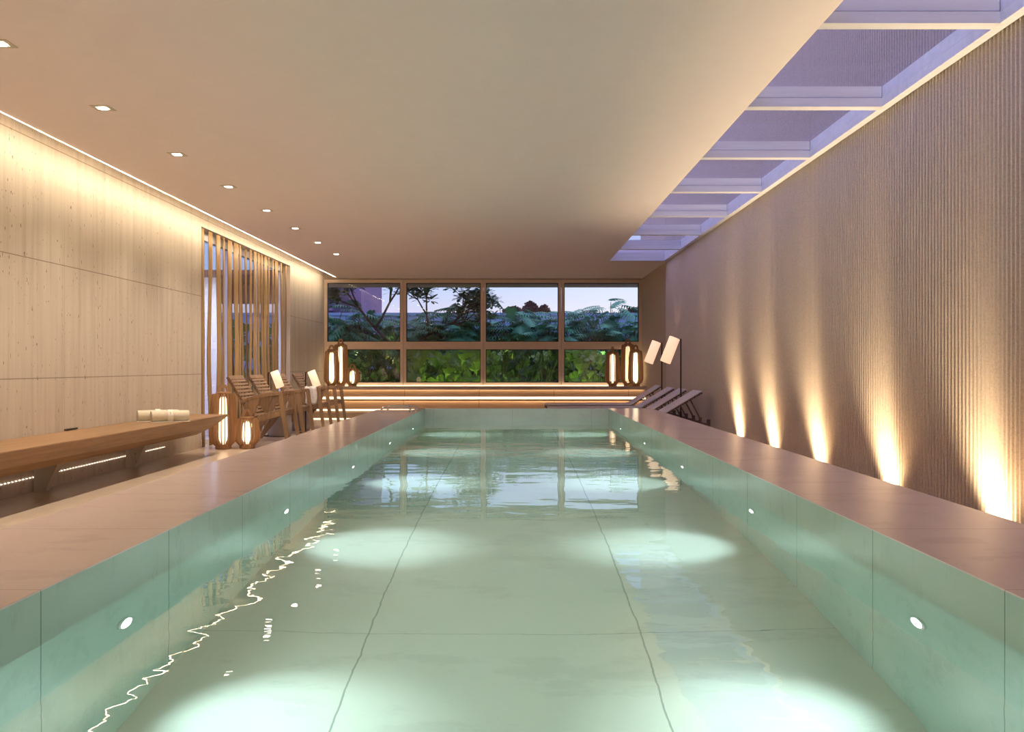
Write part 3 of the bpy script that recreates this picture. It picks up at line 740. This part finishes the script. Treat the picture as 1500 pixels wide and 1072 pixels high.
HX = [478, 497, 520, 540, 563, 584, 606, 628, 648, 668, 690, 712, 735, 757, 780, 800, 822, 845, 866, 888, 912, 934, 950]
sel = [1, 3, 0, 3, 1, 3, 2, 0, 2, 0, 2, 0, 3, 1, 0, 3, 1, 2, 0, 3, 1, 0, 3]; usedk = set()
for i, px in enumerate(HX):
    k = sel[i]; Y = 19.25 + (i % 3)*.32; c_ = hp[k] if k not in usedk else copy_tree(hp[k]); usedk.add(k)
    place(c_, XW(px, Y), Y, .25, random.Random(i+80).uniform(0, 6) if k not in (0, 2) else random.Random(i).uniform(-.4, .4), f'{kinds[k]} outside the lower panes, {oc[i]} in the row', 'shrub', 'shrubs outside the lower panes'); s_ = random.Random(i+9).uniform(.9, 1.15); c_.scale = (s_,)*3
# hedge of filler foliage
r = random.Random(5); lf = MB()
for i in range(900):
    c = Vector((r.uniform(-4.6, 3.3), r.uniform(20.0, 20.5), r.uniform(.25, 1.35))); heart_leaf(lf, c, (r.uniform(-1, 1), -.2, -r.random()), (r.uniform(-.5, .5), -1, .6), r.uniform(.08, .16))
tag(lf.build('undergrowth', 'bush'), 'dark undergrowth filling the planting bed outside', 'undergrowth', kind='stuff')

# frangipani tree
r = random.Random(31); tr = empty('frangipani_tree', (-2.55, 20.2, .25), 0, 'dark spreading frangipani tree outside the two left windows', 'tree')
br = MB(); lf = MB()
def rosette(c, d):
    for k in range(13):
        a = 2*PI*k/13 + r.random(); e = r.uniform(-.2, .8); dv = Vector((math.cos(a)*math.cos(e), math.sin(a)*math.cos(e), math.sin(e)))
        L_ = r.uniform(.14, .24); sd = dv.cross(Vector((0, 0, 1)))
        if sd.length < .1: continue
        sd.normalize(); p0 = c + dv*.03; w_ = L_*.19
        lf.add([p0, p0+dv*L_*.4+sd*w_*.8, p0+dv*L_*.75+sd*w_-Vector((0,0,.01)), p0+dv*L_-Vector((0,0,.03)), p0+dv*L_*.75-sd*w_-Vector((0,0,.01)), p0+dv*L_*.4-sd*w_*.8], [(0,1,2,3,4,5)])
def grow(p, d, L_, rad, dep):
    e = p + d*L_; mid = p + d*L_*.5 + Vector((0, 0, -.03*L_)); br.tube([tuple(p), tuple(mid), tuple(e)], [rad, rad*.85, rad*.72], 6)
    for q_ in range(KR if dep < 3 else 0): rosette(e + Vector((r.uniform(-.16, .16), r.uniform(-.2, .2), r.uniform(-.06, .16))), d)
    if dep == 0: return
    if dep < 3: rosette(e + Vector((r.uniform(-.1, .1), r.uniform(-.1, .1), .06)), d)
    for k in range(3 if dep < 4 else 2):
        a = r.uniform(-.75, .75) + (.55 if k == 0 else -.55 if k == 1 else 0)
        nd = Vector((d.x*math.cos(a) - d.z*math.sin(a), d.y*.6 + r.uniform(-.4, .4), d.x*math.sin(a)*.6 + d.z*math.cos(a)))
        nd.z = max(nd.z, -.05) + .06; grow(e, nd.normalized(), L_*r.uniform(.66, .86), rad*.68, dep-1)
T0 = Vector((0, 0, 0)); T1 = Vector((.0, 0, 1.05)); br.tube([T0, (.03, 0, .5), T1], [.075, .065, .06], 8)
KR = 4
grow(T1, Vector((-.74, 0, .68)).normalized(), .85, .050, 4)
KR = 2
grow(T1, Vector((.72, .1, .55)).normalized(), .72, .045, 4)
br.build('trunk', 'bark', tr, smooth=True); lf.build('foliage', 'frangi', tr)

# towers and far tree crowns
tw = empty('apartment_tower', (-7.7*2.2, 88/2.2, 0), 0, 'dark lilac high-rise tower seen at the upper left through the first window', 'building')
YT = 40.0; tw.location = (XW(505, YT), YT+3, 0)
m = MB().box(XW(470, YT)-tw.location.x, XW(513, YT)-tw.location.x, -3, 3, 0, 16); m.build('dark_block', 'tower', tw)
m = MB().box(XW(513, YT)-tw.location.x, XW(530, YT)-tw.location.x, -3.2, 3, 0, 16); m.build('pale_block', 'tower2', tw)
m = MB()
for zz in range(10):
    m.box(XW(493, YT)-tw.location.x, XW(499, YT)-tw.location.x, -3.06, -3.0, 2.0+zz*.95, 2.5+zz*.95)
m.build('window_strip', 'tower2', tw)
m = MB()
for zz in range(10):
    m.box(XW(482, YT)-tw.location.x, XW(490, YT)-tw.location.x, -3.4, -3.0, 1.6+zz*.95, 1.72+zz*.95)
m.build('balcony', 'tower2', tw)
def crown(px, py, wpx, hpx, Y, seed, lab):
    r = random.Random(seed); X = XW(px, Y); Z = ZW(py, Y); t = empty('distant_tree', (X, Y, 0), 0, lab, 'tree', 'distant trees beyond the garden wall')
    m = MB(); sw = wpx/F*Y; sh = hpx/F*Y
    for i in range(420):
        a = r.uniform(0, 2*PI); b = r.uniform(-PI/2, PI/2); q = r.random()**.4
        c = Vector((sw/2*q*math.cos(a)*math.cos(b), sw/2*q*math.sin(a)*math.cos(b), Z - sh*.55 + sh*.6*q*math.sin(b)))
        heart_leaf(m, c, (r.uniform(-1, 1), r.uniform(-1, 1), r.uniform(-1, 1)), (r.uniform(-1, 1), -1, r.uniform(-1, 1)), sh*.22)
    m.build('foliage', 'fartree', t); MB().tube([(0, 0, 0), (0, 0, Z-sh*.5)], [.4, .2], 8).build('trunk', 'bark', t)
crown(752, 451, 38, 20, 60, 1, 'low dark red distant tree crown above the garden wall, left one in the third window')
crown(777, 445, 26, 26, 62, 2, 'tallest dark distant tree crown above the garden wall in the third window')
crown(797, 449, 20, 20, 61, 3, 'small dark distant tree crown above the garden wall, right one in the third window')
crown(928, 452, 44, 18, 60, 4, 'low dark distant tree crown above the garden wall in the fourth window')
crown(696, 454, 18, 10, 64, 5, 'tiny dark distant tree crown above the garden wall in the second window')

# bell-shaped garden lamp
gl = empty('garden_bell_lamp', (XW(614.5, 19.0), 18.85, .25), 0, 'small bell-shaped garden light among the leaves outside the second window', 'garden light')
MB().tube([(0, 0, 0), (0, 0, .55)], .006, 6).build('stake', 'stem', gl)
MB().lathe([(.045, .44), (.043, .50), (.03, .53), (.008, .545)], n=16, cap=False).build('bell', 'bell', gl, smooth=True)
# garden lights (ground spots in the planting bed)
for i, (px, Y, pw) in enumerate(((500, 18.75, 7), (560, 18.75, 7), (640, 18.7, 19), (700, 18.7, 16), (760, 18.7, 10), (800, 18.75, 9), (850, 18.7, 18), (905, 18.7, 12))):
    spot('garden_spot', (XW(px, Y), Y, .28), (XW(px, Y), 19.9, 1.0), pw, (.95, 1.0, .45), 120, .8, .05)
for i, px in enumerate((520, 575, 600, 660, 695, 745, 805, 840, 880, 925)):
    spot('garden_spot', (XW(px, 20.6), 20.70, 1.0), (XW(px, 21.3), 21.5, 2.0), 60, (1, .86, .30), 100, .9, .05)

# ------------------------------------------------------------------ outside the garden door
S(MB().box(-9, -4.12, 9, YB+.1, -.12, -.01), 'trim_8', 'floor')
S(MB().box(XW(299, 16), XW(319, 16), 16, 16.2, -.01, 2.7), 'trim_9', 'whitewall', 'white outer wall end seen between the poles')
S(MB().box(-7, XL-.16, 17.4, 17.6, 2.25, 2.62).box(-7, XL-.16, 15.5, 18.0, 2.62, 2.70), 'trim_10', 'soffit', 'reddish timber canopy outside the garden door')
c_ = copy_tree(hp[3]); place(c_, -5.3, 17.0, -.01, 0, 'dark shrub outside the garden door, behind the poles', 'shrub'); c_.scale = (1.5, 1.5, 1.7)
c_ = copy_tree(hp[1]); place(c_, -4.8, 17.1, -.01, 1, 'second dark shrub outside the garden door, nearer the window corner', 'shrub'); c_.scale = (1.4, 1.4, 1.7)
spot('terrace_light', (-5.2, 14.2, 2.55), (-5.45, 16, 1.0), 170, (.9, .9, 1.0), 100, .8, .08)
